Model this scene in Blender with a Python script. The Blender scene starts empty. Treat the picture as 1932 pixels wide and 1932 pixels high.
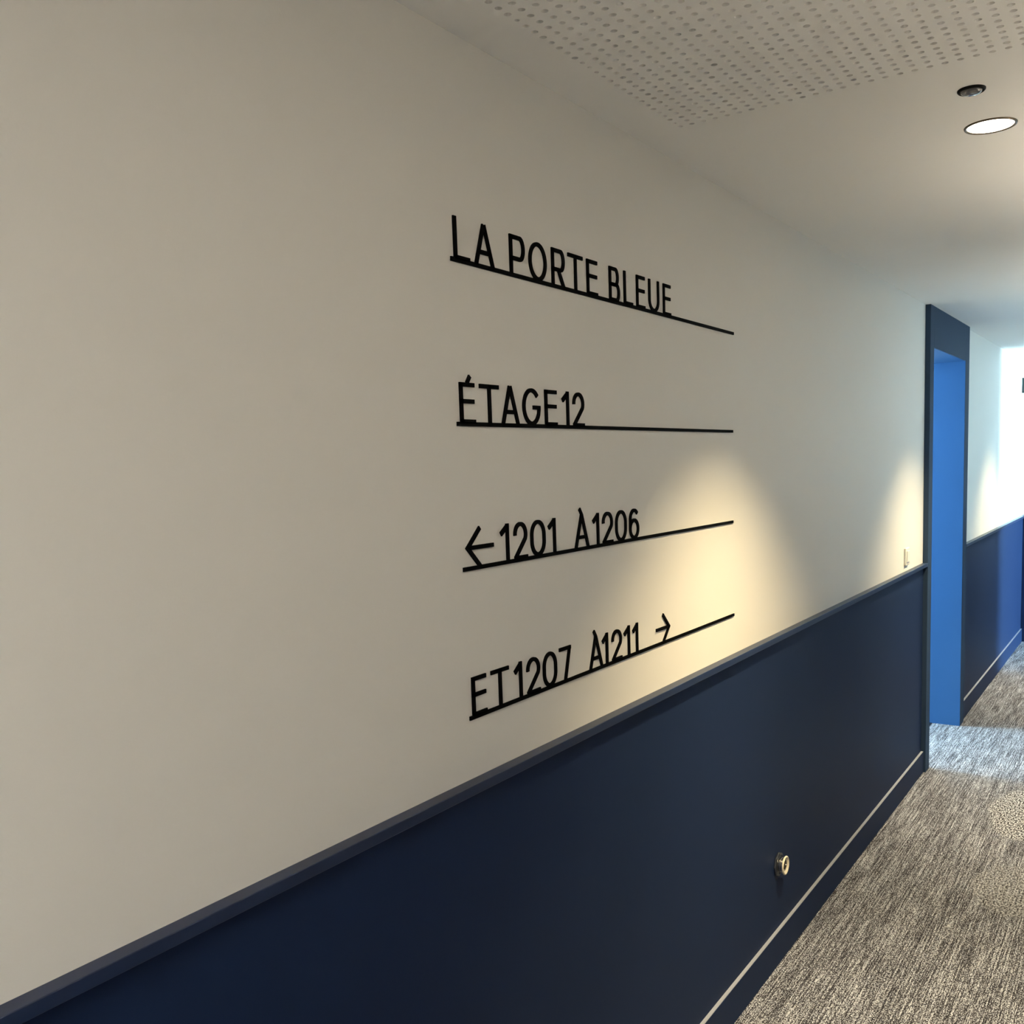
import bpy, bmesh, math, random
from mathutils import Vector, Matrix
random.seed(7)
scene = bpy.context.scene
C = scene.collection
PI = math.pi

# ------------------------------------------------------------------ camera
# world: X runs along the corridor, lettered wall is the plane Y = 0, corridor is Y < 0, Z up, metres
F_PX, YAW, PITCH, ROLL = 1837.391, 0.979235, -0.109509, -0.034360
PPX, PPY = 973.08, 1083.08
fwd = Vector((math.sin(YAW)*math.cos(PITCH), math.cos(YAW)*math.cos(PITCH), math.sin(PITCH)))
r0 = fwd.cross(Vector((0, 0, 1))).normalized(); u0 = r0.cross(fwd)
right = r0*math.cos(ROLL) + u0*math.sin(ROLL)
up = u0*math.cos(ROLL) - r0*math.sin(ROLL)
cd = bpy.data.cameras.new('camera'); cam = bpy.data.objects.new('camera', cd); C.objects.link(cam)
cam.matrix_world = Matrix(((right.x, up.x, -fwd.x, 0.0), (right.y, up.y, -fwd.y, -1.01453),
                           (right.z, up.z, -fwd.z, 1.63046), (0, 0, 0, 1)))
cd.sensor_width = 36.0; cd.lens = F_PX/1932*36.0
cd.shift_x = (966-PPX)/1932; cd.shift_y = (PPY-966)/1932
cd.clip_start = 0.02; cd.clip_end = 60
scene.camera = cam

# ------------------------------------------------------------------ world, exposure, large lights
vs = scene.view_settings
scene.display_settings.display_device = 'sRGB'
vs.view_transform = 'Standard'; vs.look = 'None'; vs.gamma = 1.0; vs.use_curve_mapping = False
vs.exposure = 0.08
scene.cycles.max_bounces = 14; scene.cycles.diffuse_bounces = 8
world = bpy.data.worlds.new('sky'); scene.world = world; world.use_nodes = True
bg = world.node_tree.nodes['Background']
bg.inputs['Color'].default_value = (0.56, 0.83, 1.0, 1)
SKY = 245.0
bg.inputs['Strength'].default_value = SKY

def portal(name, loc, rot, sx, sy):
    l = bpy.data.lights.new(name, 'AREA'); l.shape = 'RECTANGLE'; l.size = sx; l.size_y = sy
    l.cycles.is_portal = True
    o = bpy.data.objects.new(name, l); C.objects.link(o); o.location = loc; o.rotation_euler = rot
    return o
# daylight comes in through two real windows: the guest room behind the blue doorway, and the side corridor
ROOM_WIN = (4.85, 5.85, 0.95, 2.10, 3.00)      # x0 x1 z0 z1 y
SIDE_WIN = (8.22, 9.14, 0.15, 2.25, -4.60)
portal('portal_room', ((ROOM_WIN[0]+ROOM_WIN[1])/2, ROOM_WIN[4]+.06, 1.525), (-PI/2, 0, 0), 1.0, 1.15)
portal('portal_side', (8.68, SIDE_WIN[4]-.06, 1.2), (PI/2, 0, 0), 0.92, 2.1)

# ------------------------------------------------------------------ helpers
def tag(o, label=None, cat=None, group=None, kind=None):
    if label: o['label'] = label
    if cat: o['category'] = cat
    if group: o['group'] = group
    if kind: o['kind'] = kind
    return o
def box(bm, x0, x1, y0, y1, z0, z1):
    v = [bm.verts.new((x, y, z)) for x in (x0, x1) for y in (y0, y1) for z in (z0, z1)]
    for f in ((0,1,3,2), (4,6,7,5), (0,4,5,1), (2,3,7,6), (0,2,6,4), (1,5,7,3)):
        bm.faces.new([v[i] for i in f])
def quad(bm, *ps):
    bm.faces.new([bm.verts.new(p) for p in ps])
def obj(name, bm, m, parent=None, smooth=False, bevel=0, seg=2):
    bmesh.ops.recalc_face_normals(bm, faces=bm.faces)
    me = bpy.data.meshes.new(name); bm.to_mesh(me); bm.free()
    o = bpy.data.objects.new(name, me); C.objects.link(o)
    me.materials.append(m)
    if smooth:
        for p in me.polygons: p.use_smooth = True
    if bevel:
        md = o.modifiers.new('bevel', 'BEVEL'); md.width = bevel; md.segments = seg; md.limit_method = 'ANGLE'
    if parent: o.parent = parent
    return o
def boxobj(name, dims, m, parent=None, bevel=0):
    bm = bmesh.new(); box(bm, *dims); return obj(name, bm, m, parent, bevel=bevel)
def empty(name, loc):
    o = bpy.data.objects.new(name, None); C.objects.link(o); o.location = loc; o.empty_display_size = .05; return o
def lathe(bm, prof, n=48, axis='z', origin=(0, 0, 0), cap0=False, cap1=False):
    """prof: list of (radius, height); axis z (height along z) or y (height along -y)"""
    rings = []
    for r, h in prof:
        ring = []
        for k in range(n):
            a = 2*PI*k/n
            p = (r*math.cos(a), r*math.sin(a), h) if axis == 'z' else (r*math.cos(a), -h, r*math.sin(a))
            ring.append(bm.verts.new((p[0]+origin[0], p[1]+origin[1], p[2]+origin[2])))
        rings.append(ring)
    for a, b in zip(rings, rings[1:]):
        for k in range(n):
            bm.faces.new((a[k], a[(k+1) % n], b[(k+1) % n], b[k]))
    if cap0: bm.faces.new(rings[0])
    if cap1: bm.faces.new(rings[-1])

# ------------------------------------------------------------------ materials
def mat(name, col, rough=.5, spec=.5, metal=0.0):
    m = bpy.data.materials.new(name); m.use_nodes = True
    b = m.node_tree.nodes['Principled BSDF']
    b.inputs['Base Color'].default_value = (*col, 1); b.inputs['Roughness'].default_value = rough
    b.inputs['Specular IOR Level'].default_value = spec; b.inputs['Metallic'].default_value = metal
    return m
def N(m, t, **kw):
    n = m.node_tree.nodes.new(t)
    for k, v in kw.items(): setattr(n, k, v)
    return n
def L(m, a, b): m.node_tree.links.new(a, b)
def paint(name, col, rough, spec, bump=.05, scale=260, var=.04, vscale=1.3):
    """wall paint: faint roller stipple and a faint large-scale unevenness of tone"""
    m = mat(name, col, rough, spec); b = m.node_tree.nodes['Principled BSDF']
    tc = N(m, 'ShaderNodeTexCoord')
    n1 = N(m, 'ShaderNodeTexNoise'); n1.inputs['Scale'].default_value = scale; n1.inputs['Detail'].default_value = 2
    L(m, tc.outputs['Object'], n1.inputs['Vector'])
    bp = N(m, 'ShaderNodeBump'); bp.inputs['Strength'].default_value = bump; bp.inputs['Distance'].default_value = .002
    L(m, n1.outputs['Fac'], bp.inputs['Height']); L(m, bp.outputs['Normal'], b.inputs['Normal'])
    n2 = N(m, 'ShaderNodeTexNoise'); n2.inputs['Scale'].default_value = vscale; n2.inputs['Detail'].default_value = 3
    L(m, tc.outputs['Object'], n2.inputs['Vector'])
    mx = N(m, 'ShaderNodeMix', data_type='RGBA')
    mx.inputs[6].default_value = (*[c*(1-var) for c in col], 1); mx.inputs[7].default_value = (*[min(1, c*(1+var)) for c in col], 1)
    L(m, n2.outputs['Fac'], mx.inputs[0]); L(m, mx.outputs[2], b.inputs['Base Color'])
    return m
M = {}
M['white'] = paint('white_wall_paint', (.69, .675, .645), .6, .3, bump=.06)
M['ceiling'] = paint('ceiling_paint', (.90, .89, .865), .75, .2, bump=.05)
M['navy'] = paint('navy_paint', (.0080, .0172, .050), .55, .08, bump=.035, scale=320, var=.05)
M['rail'] = paint('navy_rail_paint', (.0080, .0172, .050), .38, .45, bump=.03, scale=320, var=.05)
M['blue'] = paint('bright_blue_paint', (.023, .074, .185), .6, .08, bump=.03, scale=320, var=.03)
M['slate'] = paint('slate_paint', (.028, .050, .090), .7, .05, bump=.03, scale=320, var=.03)
M['strip'] = mat('pale_grey_strip', (.22, .23, .27), .5, .3)
M['black'] = mat('black_lettering', (.002, .002, .002), .7, .02)
M['lens'] = None
M['fleece'] = mat('acoustic_fleece', (.16, .145, .11), .9, .1)
M['chrome'] = mat('chrome', (.75, .75, .75), .18, .5, 1.0)
M['bronze'] = mat('dark_bronze', (.10, .075, .045), .35, .5, .7)
M['gloss_black'] = mat('gloss_black', (.008, .008, .008), .15, .5)
M['dark_metal'] = mat('dark_metal_plate', (.05, .055, .065), .3, .5, .8)
M['cream'] = mat('cream_plastic', (.62, .56, .44), .35, .5)
M['plastic'] = mat('white_plastic', (.75, .73, .68), .35, .5)
M['sensor'] = mat('sensor_lens', (.13, .13, .135), .06, 1.0)
M['matt_black'] = mat('matt_black', (.004, .004, .004), .6, .1)
M['sign_dark'] = mat('sign_dark', (.008, .018, .018), .3, .5)
M['wood'] = paint('dark_wood_floor', (.07, .05, .035), .5, .3)
M['steel'] = mat('brushed_steel', (.5, .5, .5), .35, .5, 1.0)
M['windowframe'] = mat('window_frame', (.55, .55, .55), .5, .4)
def emit(name, col, s):
    m = bpy.data.materials.new(name); m.use_nodes = True; nt = m.node_tree
    nt.nodes.remove(nt.nodes['Principled BSDF'])
    e = nt.nodes.new('ShaderNodeEmission'); e.inputs['Color'].default_value = (*col, 1); e.inputs['Strength'].default_value = s
    nt.links.new(e.outputs['Emission'], nt.nodes['Material Output'].inputs['Surface']); return m
M['lamp'] = emit('lamp_diffuser', (1.0, .90, .74), 14.0)
M['panel'] = emit('fill_panel_diffuser', (1.0, .95, .85), 60.0)
def glass():
    m = bpy.data.materials.new('window_glass'); m.use_nodes = True; nt = m.node_tree
    nt.nodes.remove(nt.nodes['Principled BSDF'])
    t = nt.nodes.new('ShaderNodeBsdfTransparent'); t.inputs['Color'].default_value = (.94, .97, .97, 1)
    g = nt.nodes.new('ShaderNodeBsdfGlossy'); g.inputs['Roughness'].default_value = .02
    mx = nt.nodes.new('ShaderNodeMixShader'); mx.inputs[0].default_value = .06
    nt.links.new(t.outputs[0], mx.inputs[1]); nt.links.new(g.outputs[0], mx.inputs[2])
    nt.links.new(mx.outputs[0], nt.nodes['Material Output'].inputs['Surface']); return m
M['glass'] = glass()

def carpet():
    """loop pile carpet: beige and brown yarns in streaks that run along the corridor, small loops, one coarse speckled area"""
    m = mat('carpet_loop_pile', (.2, .18, .16), .95, .05); b = m.node_tree.nodes['Principled BSDF']
    tc = N(m, 'ShaderNodeTexCoord')
    def noise(sx, sy, scale=1.0, detail=2.0, rough=.5):
        mp = N(m, 'ShaderNodeMapping'); mp.inputs['Scale'].default_value = (sx, sy, 1)
        L(m, tc.outputs['Object'], mp.inputs['Vector'])
        n = N(m, 'ShaderNodeTexNoise'); n.inputs['Scale'].default_value = scale; n.inputs['Detail'].default_value = detail
        n.inputs['Roughness'].default_value = rough
        L(m, mp.outputs['Vector'], n.inputs['Vector']); return n.outputs['Fac']
    def math_(op, a, bb=None, c=None):
        n = N(m, 'ShaderNodeMath', operation=op)
        for i, v in enumerate((a, bb, c)):
            if v is None: continue
            if isinstance(v, (int, float)): n.inputs[i].default_value = v
            else: L(m, v, n.inputs[i])
        return n.outputs[0]
    streak = noise(5, 210, 1, 3, .65)          # long thin streaks along X
    broad = noise(2.2, 26, 1, 2)              # wider bands
    mpl = N(m, 'ShaderNodeMapping'); mpl.inputs['Scale'].default_value = (165, 250, 1)
    L(m, tc.outputs['Object'], mpl.inputs['Vector'])
    vl = N(m, 'ShaderNodeTexVoronoi'); vl.voronoi_dimensions = '2D'; vl.inputs['Scale'].default_value = 1.0; vl.inputs['Randomness'].default_value = .75
    L(m, mpl.outputs['Vector'], vl.inputs['Vector'])
    loops = math_('SUBTRACT', 1.0, vl.outputs['Distance'])     # round yarn loops with dark gaps between them
    tint = N(m, 'ShaderNodeSeparateColor'); L(m, vl.outputs['Color'], tint.inputs[0])
    dash = noise(28, 330, 1, 2)
    v = math_('MULTIPLY_ADD', streak, 2.1, -1.05)
    v = math_('MULTIPLY_ADD', broad, .55, v)
    v = math_('MULTIPLY_ADD', dash, .9, v)
    v = math_('MULTIPLY_ADD', loops, 1.5, v)
    v = math_('MULTIPLY_ADD', tint.outputs[0], .45, v)
    v = math_('SUBTRACT', v, 1.37)
    ramp = N(m, 'ShaderNodeValToRGB'); cr = ramp.color_ramp
    cr.elements[0].position = .10; cr.elements[0].color = (.019, .018, .023, 1)
    cr.elements[1].position = .95; cr.elements[1].color = (.49, .51, .57, 1)
    e = cr.elements.new(.42); e.color = (.083, .084, .097, 1)
    e = cr.elements.new(.66); e.color = (.195, .20, .222, 1)
    L(m, v, ramp.inputs[0])
    # coarse speckled area in front of the doorway
    vor = N(m, 'ShaderNodeTexNoise'); vor.inputs['Scale'].default_value = 150; vor.inputs['Detail'].default_value = 1
    mpv = N(m, 'ShaderNodeMapping'); mpv.inputs['Scale'].default_value = (.62, 1, 1)
    L(m, tc.outputs['Object'], mpv.inputs['Vector']); L(m, mpv.outputs['Vector'], vor.inputs['Vector'])
    r2 = N(m, 'ShaderNodeValToRGB'); c2 = r2.color_ramp
    c2.elements[0].position = .40; c2.elements[0].color = (.016, .015, .017, 1)
    c2.elements[1].position = .60; c2.elements[1].color = (.48, .49, .52, 1)
    e = c2.elements.new(.5); e.color = (.175, .175, .185, 1)
    L(m, vor.outputs['Fac'], r2.inputs[0])
    sep = N(m, 'ShaderNodeSeparateXYZ'); L(m, tc.outputs['Object'], sep.inputs[0])
    wob = noise(9, 9, 1, 2)
    def ell(cx, cy, rx, ry):
        a = math_('DIVIDE', math_('SUBTRACT', sep.outputs[0], cx), rx); bq = math_('DIVIDE', math_('SUBTRACT', sep.outputs[1], cy), ry)
        d = math_('SQRT', math_('ADD', math_('MULTIPLY', a, a), math_('MULTIPLY', bq, bq)))
        d = math_('MULTIPLY_ADD', wob, .35, math_('SUBTRACT', d, .175))
        mr = N(m, 'ShaderNodeMapRange'); mr.inputs['From Min'].default_value = .93; mr.inputs['From Max'].default_value = 1.04
        mr.inputs['To Min'].default_value = 1; mr.inputs['To Max'].default_value = 0
        L(m, d, mr.inputs['Value']); return mr.outputs[0]
    m1 = ell(4.78, -.56, .36, .185)
    m2 = math_('MULTIPLY', ell(3.90, -.60, .24, .16), .55)
    mask = math_('MAXIMUM', m1, m2)
    mx = N(m, 'ShaderNodeMix', data_type='RGBA'); L(m, mask, mx.inputs[0]); L(m, ramp.outputs[0], mx.inputs[6]); L(m, r2.outputs[0], mx.inputs[7])
    L(m, mx.outputs[2], b.inputs['Base Color'])
    bp = N(m, 'ShaderNodeBump'); bp.inputs['Strength'].default_value = .7; bp.inputs['Distance'].default_value = .004
    L(m, v, bp.inputs['Height']); L(m, bp.outputs['Normal'], b.inputs['Normal'])
    return m
M['carpet'] = carpet()

# ------------------------------------------------------------------ setting
H = 2.35                   # ceiling height
XB, XP0, XP1, XE = -2.6, 5.18, 6.30, 9.215     # corridor start, door surround near and far edge, end wall
XO0, XO1, ZO = 5.27, 6.18, 2.15                # door opening
YR, XS = -1.50, 8.15                           # opposite wall, corner of the side corridor
WT = .20                                       # wall thickness
RAIL_Z, RAIL_T, RAIL_D = 1.0815, .018, .026    # dado rail
SK_Z, SK_D = .110, .015                        # skirting

def S(name, bm, m, parent=None, **k):
    o = obj(name, bm, m, parent, **k)
    if parent is None: o['kind'] = 'structure'
    return o
def Sbox(name, dims, m, parent=None, bevel=0):
    bm = bmesh.new(); box(bm, *dims); return S(name, bm, m, parent, bevel=bevel)

# floor
bm = bmesh.new()
for d in ((XB, XE, YR, 0), (XO0, XO1, 0, WT), (XS, XE, -4.7, YR)):
    box(bm, d[0], d[1], d[2], d[3], -.05, 0)
S('floor', bm, M['carpet'])
Sbox('floor_room', (4.2, 7.2, WT, 3.0, -.05, 0), M['wood'])

# ceiling with an opening for the perforated board
PITCH_H = .026622; HX, HY = 2.04245, -.11109
NI, NJ = 52, 44
px1 = HX + PITCH_H/2; px0 = HX - (NI-.5)*PITCH_H; py1 = HY + PITCH_H/2; py0 = HY - (NJ-.5)*PITCH_H
bm = bmesh.new()
box(bm, XB, px0, YR, 0, H, H+.05); box(bm, px1, XE, YR, 0, H, H+.05)
box(bm, px0, px1, py1, 0, H, H+.05); box(bm, px0, px1, YR, py0, H, H+.05)
box(bm, XS, XE, -4.7, YR, H, H+.05)
box(bm, XB, XE, 0, WT, H, H+.05)
ceil = S('ceiling', bm, M['ceiling'])
# perforated acoustic board: every hole is a real hole through the board
bm = bmesh.new(); NS = 16
partial = {1: .45, 13: .72, 14: .70, 15: .66, 16: .70, 24: .60}
for i in range(NI):
    for j in range(NJ):
        cx, cy = HX - i*PITCH_H, HY - j*PITCH_H
        fr = partial.get(i, 1.0) if j == 0 else 1.0
        out, inn, top = [], [], []
        for k in range(NS):
            a = 2*PI*k/NS; ca, sa = math.cos(a), math.sin(a); q = PITCH_H/2/max(abs(ca), abs(sa))
            out.append(bm.verts.new((cx+ca*q, cy+sa*q, H)))
            rx, ry = .0061*(.5+.5*fr), .0061*fr
            inn.append(bm.verts.new((cx+ca*rx, cy+sa*ry, H)))
            top.append(bm.verts.new((cx+ca*rx, cy+sa*ry, H+.0125)))
        for k in range(NS):
            k2 = (k+1) % NS
            bm.faces.new((out[k], out[k2], inn[k2], inn[k])); bm.faces.new((inn[k], inn[k2], top[k2], top[k]))
me = bpy.data.meshes.new('perforated_board'); bm.to_mesh(me); bm.free()
pb = bpy.data.objects.new('perforated_board', me); C.objects.link(pb); me.materials.append(M['ceiling']); pb.parent = ceil
pb['label'] = 'perforated acoustic board with rows of round holes'
bx_ = boxobj('acoustic_fleece', (px0, px1, py0, py1, H+.0125, H+.016), M['fleece'], ceil)

# lettered wall: white plaster above, navy dado below (near and far of the doorway)
wl = Sbox('wall_left', (XB, XP0, 0, WT, 0, H), M['white'])
wl2 = Sbox('wall_left.001', (XP1, XE, 0, WT, 0, H), M['white'])
boxobj('dado_panel', (XB, XP0, -.003, 0, 0, RAIL_Z-.001), M['navy'], wl)['label'] = 'navy painted dado below the rail'
boxobj('dado_panel', (XP1, XE, -.003, 0, 0, RAIL_Z-.001), M['navy'], wl2)['label'] = 'navy painted dado below the rail'
Sbox('trim_1', (XB, XP0, -RAIL_D, 0, RAIL_Z-RAIL_T, RAIL_Z), M['rail'], bevel=.0012)
Sbox('trim_2', (XP1, XE, -RAIL_D, 0, RAIL_Z-RAIL_T, RAIL_Z), M['rail'], bevel=.0012)
def skirting(name, x0, x1):
    o = Sbox(name, (x0, x1, -SK_D, -.003, 0, SK_Z-.001), M['navy'])
    boxobj('top_strip', (x0, x1-.003, -SK_D+.001, -.003, SK_Z-.001, SK_Z), M['strip'], o)['label'] = 'pale grey top edge of the skirting'
    return o
skirting('baseboard_left', XB, XP0)
skirting('baseboard_left.001', XP1, XE)

# blue doorway: slate surround standing proud of the wall, bright blue lining, open to a daylit room
bm = bmesh.new()
box(bm, XP0, XO0, -.025, WT, 0, H); box(bm, XO1, XP1, -.025, WT, 0, H); box(bm, XO0, XO1, -.025, WT, ZO, H)
door = S('door_1', bm, M['slate'], bevel=.0015)
door['label'] = 'full height slate painted door surround'
LT = .004
boxobj('jamb_lining', (XO1-LT, XO1, -.0235, WT, .001, ZO), M['blue'], door)['label'] = 'bright blue painted far jamb of the doorway'
boxobj('jamb_lining', (XO0, XO0+LT, -.0235, WT, .001, ZO), M['blue'], door)['label'] = 'bright blue painted near jamb of the doorway'
boxobj('soffit_lining', (XO0+LT, XO1-LT, -.0235, WT, ZO-LT, ZO), M['blue'], door)['label'] = 'bright blue painted head of the doorway'
boxobj('threshold', (XO0+LT, XO1-LT, .132, .150, 0, .003), M['gloss_black'], door)['label'] = 'narrow dark threshold strip'
# the open leaf, folded back into the room
bm = bmesh.new(); box(bm, XO0-.06, XO0-.02, WT+.02, WT+.90, .008, ZO-.01)
leaf = obj('door_leaf', bm, M['blue'], door, bevel=.002)
bm = bmesh.new(); lathe(bm, [(.009, 0), (.009, .05)], 16, 'z', (0, 0, 0), True, True)
for v in bm.verts: v.co = Vector((XO0-.02+v.co.z, WT+.84+v.co.x, 1.05+v.co.y))
box(bm, XO0+.022, XO0+.036, WT+.72, WT+.85, 1.042, 1.058)
obj('handle', bm, M['steel'], leaf, bevel=.002)

# room behind the doorway with its window
def holed_wall(bm, x0, x1, z0, z1, wx0, wx1, wz0, wz1, y0, y1):
    box(bm, x0, wx0, y0, y1, z0, z1); box(bm, wx1, x1, y0, y1, z0, z1)
    box(bm, wx0, wx1, y0, y1, z0, wz0); box(bm, wx0, wx1, y0, y1, wz1, z1)
bm = bmesh.new()
holed_wall(bm, 4.2, 7.2, 0, H, *ROOM_WIN[:4], 3.0, 3.12)
S('wall_room_back', bm, M['white'])
Sbox('wall_room_left', (4.1, 4.2, WT, 3.12, 0, H), M['white'])
Sbox('wall_room_right', (7.2, 7.3, WT, 3.12, 0, H), M['white'])
Sbox('ceiling_room', (4.1, 7.3, WT, 3.12, H, H+.05), M['ceiling'])
bm = bmesh.new()
holed_wall(bm, XS-.1, XE+.1, 0, H, *SIDE_WIN[:4], SIDE_WIN[4]-.12, SIDE_WIN[4])
S('wall_side_end', bm, M['white'])
def window(name, x0, x1, z0, z1, y0, y1):
    bm = bmesh.new(); t = .05
    box(bm, x0, x0+t, y0, y1, z0, z1); box(bm, x1-t, x1, y0, y1, z0, z1)
    box(bm, x0+t, x1-t, y0, y1, z0, z0+t); box(bm, x0+t, x1-t, y0, y1, z1-t, z1)
    w = S(name, bm, M['windowframe'])
    boxobj('pane', (x0+t, x1-t, (y0+y1)/2-.004, (y0+y1)/2+.004, z0+t, z1-t), M['glass'], w)
window('window_1', *ROOM_WIN[:4], 3.03, 3.09)
window('window_2', *SIDE_WIN[:4], SIDE_WIN[4]-.09, SIDE_WIN[4]-.03)

# opposite wall, corridor ends
def two_tone(name, dims, axis, side):
    """plaster wall with navy dado, rail and skirting on the corridor side"""
    w = Sbox(name, dims, M['white'])
    x0, x1, y0, y1, z0, z1 = dims
    def slab(t, za, zb):
        if axis == 'y': return (x0, x1, y1, y1+t, za, zb) if side > 0 else (x0, x1, y0-t, y0, za, zb)
        return (x1, x1+t, y0, y1, za, zb) if side > 0 else (x0-t, x0, y0, y1, za, zb)
    boxobj('dado_panel', slab(.003, 0, RAIL_Z-.001), M['navy'], w)
    boxobj('dado_rail', slab(RAIL_D, RAIL_Z-RAIL_T, RAIL_Z), M['navy'], w)
    boxobj('skirting', slab(SK_D, 0, SK_Z), M['navy'], w)
two_tone('wall_right', (XB, XS, YR-.12, YR, 0, H), 'y', 1)
two_tone('wall_end', (XE, XE+.12, -4.7, 0, 0, H), 'x', -1)
two_tone('wall_side', (XS-.12, XS, -4.7, YR-.12, 0, H), 'x', 1)
two_tone('wall_back', (XB-.12, XB, YR, 0, 0, H), 'x', 1)

# ------------------------------------------------------------------ lettering
SV, SH = .0088, .0075          # stem width, bar height of the letters
DEP = .003                     # raised letters
def strip(bm, pts, w, closed=False):
    """flat stroke of width w along a polyline in (x, z), given depth"""
    n = len(pts); P = [Vector(p) for p in pts]; Lf, Rt = [], []
    for i in range(n):
        if closed: a, b_, c_ = P[(i-1) % n], P[i], P[(i+1) % n]
        else: a, b_, c_ = P[max(i-1, 0)], P[i], P[min(i+1, n-1)]
        d1 = (b_-a) if (b_-a).length > 1e-9 else (c_-b_); d2 = (c_-b_) if (c_-b_).length > 1e-9 else (b_-a)
        d1 = d1.normalized(); d2 = d2.normalized()
        n1 = Vector((-d1.y, d1.x)); n2 = Vector((-d2.y, d2.x)); nn = (n1+n2).normalized()
        k = 1/max(.35, nn.dot(n1))
        ww = w if not callable(w) else w(d1+d2)
        Lf.append(b_+nn*ww/2*k); Rt.append(b_-nn*ww/2*k)
    fl = [bm.verts.new((p.x, -DEP, p.y)) for p in Lf]; fr = [bm.verts.new((p.x, -DEP, p.y)) for p in Rt]
    bl = [bm.verts.new((p.x, 0, p.y)) for p in Lf]; br = [bm.verts.new((p.x, 0, p.y)) for p in Rt]
    m = n if closed else n-1
    for i in range(m):
        j = (i+1) % n
        for q in ((fl[i], fl[j], fr[j], fr[i]), (bl[i], br[i], br[j], bl[j]), (fl[i], bl[i], bl[j], fl[j]), (fr[i], fr[j], br[j], br[i])):
            bm.faces.new(q)
    if not closed:
        bm.faces.new((fl[0], fr[0], br[0], bl[0])); bm.faces.new((fl[-1], bl[-1], br[-1], fr[-1]))
def arc(cx, cz, rx, rz, a0, a1, n=28):
    return [(cx+rx*math.cos(math.radians(a0+(a1-a0)*k/n)), cz+rz*math.sin(math.radians(a0+(a1-a0)*k/n))) for k in range(n+1)]
def cw(d):                      # stroke width by direction, like the lettering's slightly heavier stems
    d = d.normalized() if d.length > 1e-9 else Vector((0, 1)); return SH + (SV-SH)*abs(d.y)
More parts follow.
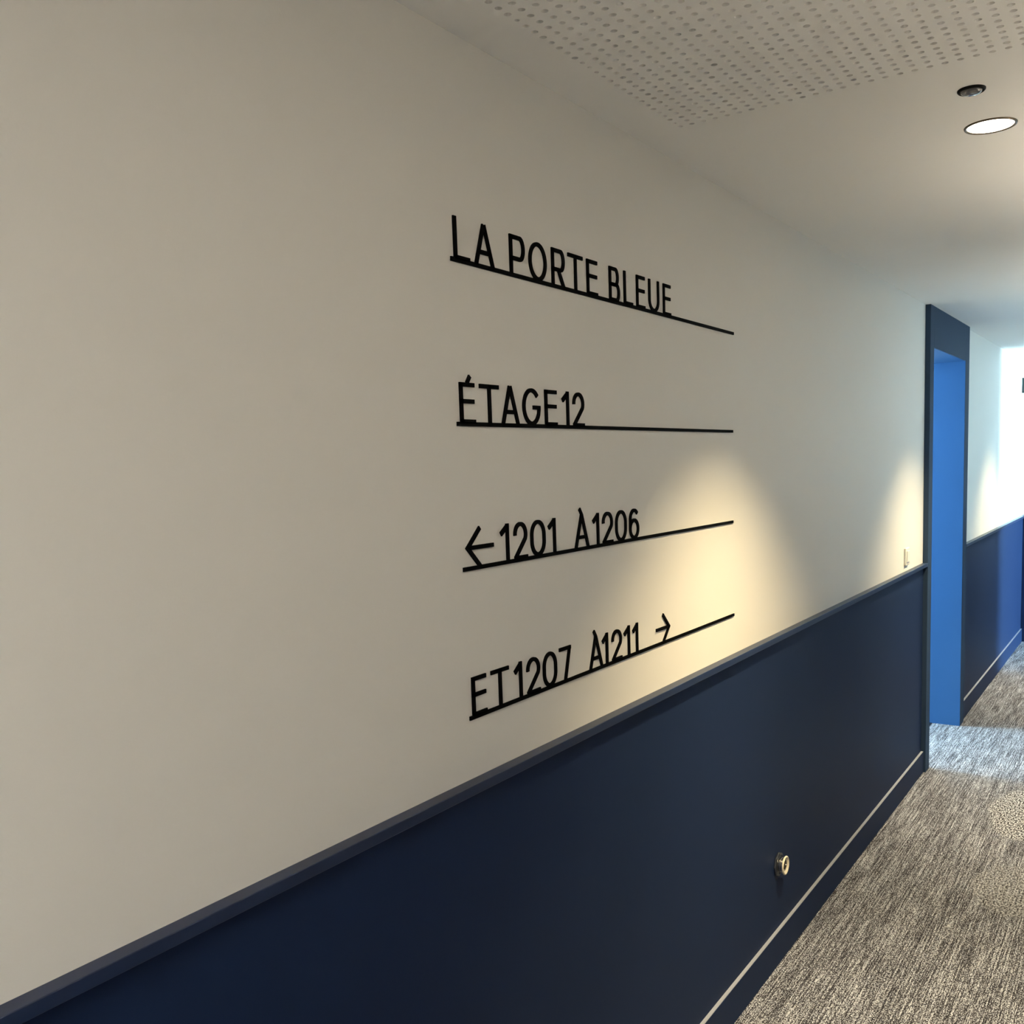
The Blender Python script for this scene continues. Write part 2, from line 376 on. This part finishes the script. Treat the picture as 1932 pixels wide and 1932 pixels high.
def glyph(bm, ch, x0, x1, z0, z1):
    """ch drawn so that its ink spans x0..x1 and z0..z1"""
    h, w = z1-z0, x1-x0; s, t = SV/2, SH/2
    V = lambda x, za=z0, zb=z1: strip(bm, [(x, za), (x, zb)], SV)
    Hh = lambda z, a, b_: strip(bm, [(a, z), (b_, z)], SH)
    if ch == 'L': V(x0+s); Hh(z0+t, x0, x1)
    elif ch == 'T': V((x0+x1)/2); Hh(z1-t, x0, x1)
    elif ch in 'EÉ':
        V(x0+s); Hh(z0+t, x0, x1); Hh(z1-t, x0, x1-.001); Hh(z0+h*.545, x0, x1-.0025)
        if ch == 'É': strip(bm, [(x0+w*.50, z1-.001), (x0+w*.71, z1+.0115)], .0080)
    elif ch in 'AÀ':
        cx = (x0+x1)/2; q = .0046
        strip(bm, [(x0+q, z0-.001), (cx-.0006, z1)], .0086); strip(bm, [(x1-q, z0-.001), (cx+.0006, z1)], .0086)
        Hh(z0+h*.335, x0+w*.22, x1-w*.22)
        if ch == 'À': strip(bm, [(cx-.0085, z1+.0128), (cx+.0015, z1-.001)], .0076)
    elif ch == 'P':
        V(x0+s); r = h*.265; xe = x1-r*.86
        strip(bm, [(x0, z1-t), (xe, z1-t)] + arc(xe, z1-t-r+t*.0, x1-s-xe, r, 90, -90)[1:] + [(x0, z1-t-2*r)], cw)
    elif ch == 'R':
        V(x0+s); r = h*.25; xr = x1-.001; xe = xr-r*.86
        strip(bm, [(x0, z1-t), (xe, z1-t)] + arc(xe, z1-t-r, xr-s-xe, r, 90, -90)[1:] + [(x0, z1-t-2*r)], cw)
        strip(bm, [(x0+w*.50, z1-t-2*r), (x1-.0045, z0-.001)], .0088)
    elif ch == 'B':
        V(x0+s); r1 = h*.225; r2 = (h-2*t-2*r1)/2; xa = x1-.0045
        zm = z1-t-2*r1
        strip(bm, [(x0, z1-t), (xa-r1*.9, z1-t)] + arc(xa-r1*.9, z1-t-r1, r1*.9-s, r1, 90, -90)[1:] + [(x0, zm)], cw)
        strip(bm, [(x0, zm), (x1-r2*.9, zm)] + arc(x1-r2*.9, zm-r2, r2*.9-s, r2, 90, -90)[1:] + [(x0, z0+t)], cw)
    elif ch == 'U':
        r = w/2-s
        strip(bm, [(x0+s, z1), (x0+s, z0+r+t)] + arc((x0+x1)/2, z0+r+t, r, r, 180, 360)[1:] + [(x1-s, z1)], cw)
    elif ch in 'O0':
        if ch == 'O': pts = arc((x0+x1)/2, (z0+z1)/2, w/2-s, h/2-t, 0, 360, 56)[:-1]
        else:
            r = w/2-s; rz = min(h*.36, r*1.25); cx = (x0+x1)/2
            pts = arc(cx, z1-t-rz, r, rz, 0, 180, 28) + arc(cx, z0+t+rz, r, rz, 180, 360, 28)
        strip(bm, pts, cw, True)
    elif ch == 'G':
        cx, cz, rx, rz = (x0+x1)/2, (z0+z1)/2, w/2-s, h/2-t
        strip(bm, arc(cx, cz, rx, rz, 40, 335, 48) + [(x1-s-.0005, cz-h*.04)], cw)
        strip(bm, [(cx+w*.08, cz-h*.01), (x1-.0005, cz-h*.01)], SH)
    elif ch == '1':
        V(x1-s); strip(bm, [(x0+.0015, z0+h*.735), (x1-s, z1-.0045)], .0090)
    elif ch == '2':
        rx = w/2-s; cx = (x0+x1)/2-.0006; rz = h*.275
        top_ = arc(cx, z1-t-rz, rx, rz, 185, -28, 36)
        strip(bm, top_ + [(x0+.0055, z0+SH*.7)], cw); Hh(z0+t, x0+.0005, x1)
    elif ch == '7':
        Hh(z1-t, x0, x1); strip(bm, [(x1-.0048, z1-t), (x0+w*.47, z0-.001)], .0088)
    elif ch == '6':
        r = w/2-s; rz = h*.285; cx = (x0+x1)/2
        strip(bm, arc(cx, z0+t+rz, r, rz, 0, 360, 48)[:-1], cw, True)
        strip(bm, arc(cx+.0005, z1-t-h*.30, r, h*.30, 38, 180, 26) + [(x0+s, z0+t+rz)], cw)
    elif ch in '<>':
        k = 1 if ch == '<' else -1; tip = x0 if k > 0 else x1; cz = (z0+z1)/2; a = .52*w
        zt, zb = z1-.0015, z0-.0008
        strip(bm, [(tip+k*(a), zt), (tip+k*.006, cz), (tip+k*(a), zb)], .0082)
        Hh(cz, tip+k*.008, x1 if k > 0 else x0)

LINES = [
 # text, bar (left x, right x, z of bar top at left and right), cap top z, ink extents of every character
 ('LA PORTE BLEUE', (1.3451, 2.6275, 1.9855, 1.9796), 2.0537, 2.0515,
  [('L', 1.3545, 1.3992), ('A', 1.4124, 1.4741), ('P', 1.5236, 1.5736), ('O', 1.5879, 1.6506), ('R', 1.6698, 1.7200), ('T', 1.7328, 1.7917),
   ('E', 1.8085, 1.8540), ('B', 1.9058, 1.9537), ('L', 1.9738, 2.0164), ('E', 2.0352, 2.0785), ('U', 2.0978, 2.1530), ('E', 2.1757, 2.2185)],
  'black raised letters in three words on an underline, topmost of the four lettered lines'),
 ('ÉTAGE12', (1.3446, 2.6155, 1.7106, 1.7118), 1.7780, 1.7775,
  [('É', 1.3542, 1.3985), ('T', 1.4132, 1.4721), ('A', 1.4788, 1.5387), ('G', 1.5504, 1.6125), ('E', 1.6295, 1.6745), ('1', 1.6947, 1.7207), ('2', 1.7375, 1.7830)],
  'black raised lettering naming the floor number on an underline, above the left arrow line'),
 ('<1201 À1206', (1.3455, 2.6106, 1.4597, 1.4606), 1.5275, 1.5265,
  [('<', 1.3541, 1.4386), ('1', 1.4615, 1.4887), ('2', 1.5060, 1.5512), ('0', 1.5632, 1.6161), ('1', 1.6277, 1.6550), ('À', 1.7292, 1.7912),
   ('1', 1.8070, 1.8337), ('2', 1.8499, 1.8968), ('0', 1.9095, 1.9621), ('6', 1.9763, 2.0238)],
  'black raised room numbers on an underline beginning with an arrow pointing left'),
 ('ET1207 À1211>', (1.3471, 2.6107, 1.1947, 1.1966), 1.2632, 1.2625,
  [('E', 1.3560, 1.4005), ('T', 1.4156, 1.4727), ('1', 1.4916, 1.5172), ('2', 1.5343, 1.5815), ('0', 1.5928, 1.6446), ('7', 1.6555, 1.7010),
   ('À', 1.7766, 1.8380), ('1', 1.8356, 1.8614), ('2', 1.8799, 1.9270), ('1', 1.9380, 1.9662), ('1', 1.9815, 2.0074), ('>', 2.1049, 2.1836)],
  'black raised room numbers on an underline ending with an arrow pointing right'),
]
for text, (bx0, bx1, bz0, bz1), zt0, zt1, chars, label in LINES:
    root = empty('wall_lettering', (bx0, 0, bz0)); tag(root, label, 'sign', 'lettered lines on the corridor wall')
    bm = bmesh.new()
    strip(bm, [(0, -.0037), (bx1-bx0, bz1-bz0-.0037)], .0074)
    o = obj('underline', bm, M['black'], root)
    span = 2.22-1.35
    for ch, x0, x1 in chars:
        f = ((x0+x1)/2-bx0)/(bx1-bx0); zb = bz0+(bz1-bz0)*f - bz0
        g = ((x0+x1)/2-1.35)/span; zt = zt0+(zt1-zt0)*g - bz0
        bm = bmesh.new(); glyph(bm, ch, x0-bx0, x1-bx0, zb-.0030, zt)
        obj('arrow' if ch in '<>' else ('digit' if ch.isdigit() else 'letter'), bm, M['black'], root)

# ------------------------------------------------------------------ ceiling fittings
SPOT_W = 290.0
def downlight(x, y, label, lit=True, power=SPOT_W):
    root = empty('recessed_downlight', (x, y, H)); tag(root, label, 'downlight', 'recessed ceiling downlights')
    bm = bmesh.new(); lathe(bm, [(.0475, .004), (.0480, -.0015), (.0500, -.0030), (.0535, -.0025), (.0545, 0)], 64)
    obj('trim_ring', bm, M['bronze'], root, smooth=True)
    bm = bmesh.new(); lathe(bm, [(.0476, -.0008)], 64, cap0=True)
    obj('lamp_diffuser', bm, M['lamp'], root)
    l = bpy.data.lights.new('spot', 'SPOT'); l.energy = power; l.color = (1.0, .79, .43)
    l.spot_size = math.radians(93); l.spot_blend = 1.0; l.shadow_soft_size = .022
    o = bpy.data.objects.new('spot', l); C.objects.link(o); o.parent = root; o.location = (0, 0, -.03)
    l = bpy.data.lights.new('beam_core', 'SPOT'); l.energy = power*.70; l.color = (1.0, .84, .58)
    l.spot_size = math.radians(58); l.spot_blend = 1.0; l.shadow_soft_size = .022
    o = bpy.data.objects.new('beam_core', l); C.objects.link(o); o.parent = root; o.location = (0, 0, -.03)
    return root
downlight(2.487, -.659, 'lit round downlight in a bronze ring beside the dark ceiling sensor')
downlight(4.88, -.659, 'lit round downlight above the white wall plate before the blue doorway')
downlight(7.35, -.659, 'lit round downlight past the blue doorway')

root = empty('ceiling_sensor', (2.2215, -.6610, H)); tag(root, 'small round black rimmed sensor with grey glass lens in the ceiling', 'sensor')
bm = bmesh.new(); lathe(bm, [(.0205, .002), (.0208, -.0030), (.0222, -.0048), (.0245, -.0046), (.0262, -.0026), (.0265, 0)], 48)
obj('bezel', bm, M['matt_black'], root, smooth=True)
bm = bmesh.new(); lathe(bm, [(.0206, -.0030), (.0190, -.0062), (.0150, -.0086), (.0100, -.0100), (.0050, -.0107), (.0010, -.0109)], 48, cap1=True)
obj('lens', bm, M['sensor'], root, smooth=True)

# added ceiling panel, unseen behind the camera, raises ambient light from the left
root = empty('added_panel_light', (-1.35, -.75, H)); tag(root, 'square flat ceiling panel added behind the camera as fill light', 'ceiling light')
bm = bmesh.new(); box(bm, -.30, .30, -.30, .30, -.012, -.010); obj('diffuser', bm, M['panel'], root)
bm = bmesh.new()
for d in ((-.32, .32, -.32, -.30), (-.32, .32, .30, .32), (-.32, -.30, -.30, .30), (.30, .32, -.30, .30)): box(bm, *d, -.014, 0)
obj('frame', bm, M['plastic'], root)

# added up-lighting lamps, unseen on the opposite wall, to lighten the ceiling
def fill_uplight(x, label, power):
    root = empty('added_uplight', (x, YR, 1.18)); tag(root, label, 'fill lamp', 'added fill uplights opposite the lettered wall')
    bm = bmesh.new(); n = 24; rings = []
    for r, z in ((.045, 0), (.060, .010), (.078, .16), (.074, .16), (.056, .016)):
        rings.append([bm.verts.new((r*math.cos(PI*k/n), r*math.sin(PI*k/n), z)) for k in range(n+1)])
    for p, q in zip(rings, rings[1:]):
        for k in range(n): bm.faces.new((p[k], p[k+1], q[k+1], q[k]))
    bm.faces.new(rings[0]); bm.faces.new(rings[-1])
    obj('shade', bm, M['bronze'], root, smooth=True)
    boxobj('back_plate', (-.05, .05, 0, .006, .02, .14), M['bronze'], root, bevel=.001)
    bm = bmesh.new(); lathe(bm, [(.016, .017), (.020, .030), (.016, .042), (.004, .046)], 20, 'z', (0, .035, 0), cap0=True, cap1=True)
    obj('bulb', bm, M['lamp'], root, smooth=True)
    l = bpy.data.lights.new('uplight', 'AREA'); l.shape = 'DISK'; l.size = .06; l.spread = math.radians(115); l.energy = power; l.color = (1.0, .87, .69)
    o = bpy.data.objects.new('uplight', l); C.objects.link(o); o.parent = root; o.location = (0, .036, .12); o.rotation_euler = (PI, 0, 0)
fill_uplight(0.95, 'added bronze half-round fill uplight on the lobby side of the lettered lines', 11.5)
fill_uplight(2.90, 'added bronze half-round fill uplight opposite the round wall socket', 13.0)
fill_uplight(4.70, 'added bronze half-round fill uplight opposite the white wall switch', 11.0)

# ------------------------------------------------------------------ wall fittings
# round wall socket on the dado
root = empty('wall_socket', (2.968, -.003, .325)); tag(root, 'round wall socket with cream rim and black centre on the navy dado', 'socket')
bm = bmesh.new(); lathe(bm, [(.0400, 0), (.0405, .004), (.0385, .007), (.0330, .008), (.0325, .005), (.0200, .005)], 8, 'y', cap0=True, cap1=True)
obj('back_plate', bm, M['dark_metal'], root, bevel=.0008)
bm = bmesh.new(); lathe(bm, [(.0225, .005), (.0225, .010), (.0245, .011), (.0245, .014), (.0225, .015), (.0225, .022)], 40, 'y')
obj('collar', bm, M['chrome'], root, smooth=False)
bm = bmesh.new(); lathe(bm, [(.0225, .021), (.0290, .0225), (.0305, .0250), (.0300, .0275), (.0275, .0285), (.0245, .0275), (.0160, .0225), (.0135, .0220)], 48, 'y')
obj('rim', bm, M['cream'], root, smooth=True)
bm = bmesh.new(); lathe(bm, [(.0155, .0222), (.0150, .0250), (.0135, .0258), (.0080, .0262)], 40, 'y', (0, 0, .003), cap1=True); obj('socket_well', bm, M['gloss_black'], root, smooth=True)
bm = bmesh.new(); lathe(bm, [(.0022, .0255), (.0022, .029), (.0012, .030)], 16, 'y', (-.002, 0, .004), cap1=True); obj('earth_pin', bm, M['chrome'], root, smooth=True)

# white wall plate above the rail
root = empty('wall_switch', (4.80, 0, 1.150)); tag(root, 'small white wall switch above the rail before the blue doorway', 'switch')
o = boxobj('plate', (-.040, .040, -.009, 0, -.041, .041), M['plastic'], root, bevel=.003)
o = boxobj('rocker', (-.026, .026, -.013, -.009, -.027, .027), M['plastic'], root, bevel=.002)

# sign box hung from the ceiling at the far corner
root = empty('hanging_sign', (8.60, -.20, H)); tag(root, 'dark sign box hung from the ceiling by the far corner', 'sign')
boxobj('housing', (-.018, .018, -.15, .157, -.284, -.166), M['sign_dark'], root, bevel=.004)
bm = bmesh.new(); lathe(bm, [(.006, -.17), (.006, -.004), (.03, -.003), (.03, 0)], 20); obj('hanger', bm, M['sign_dark'], root)
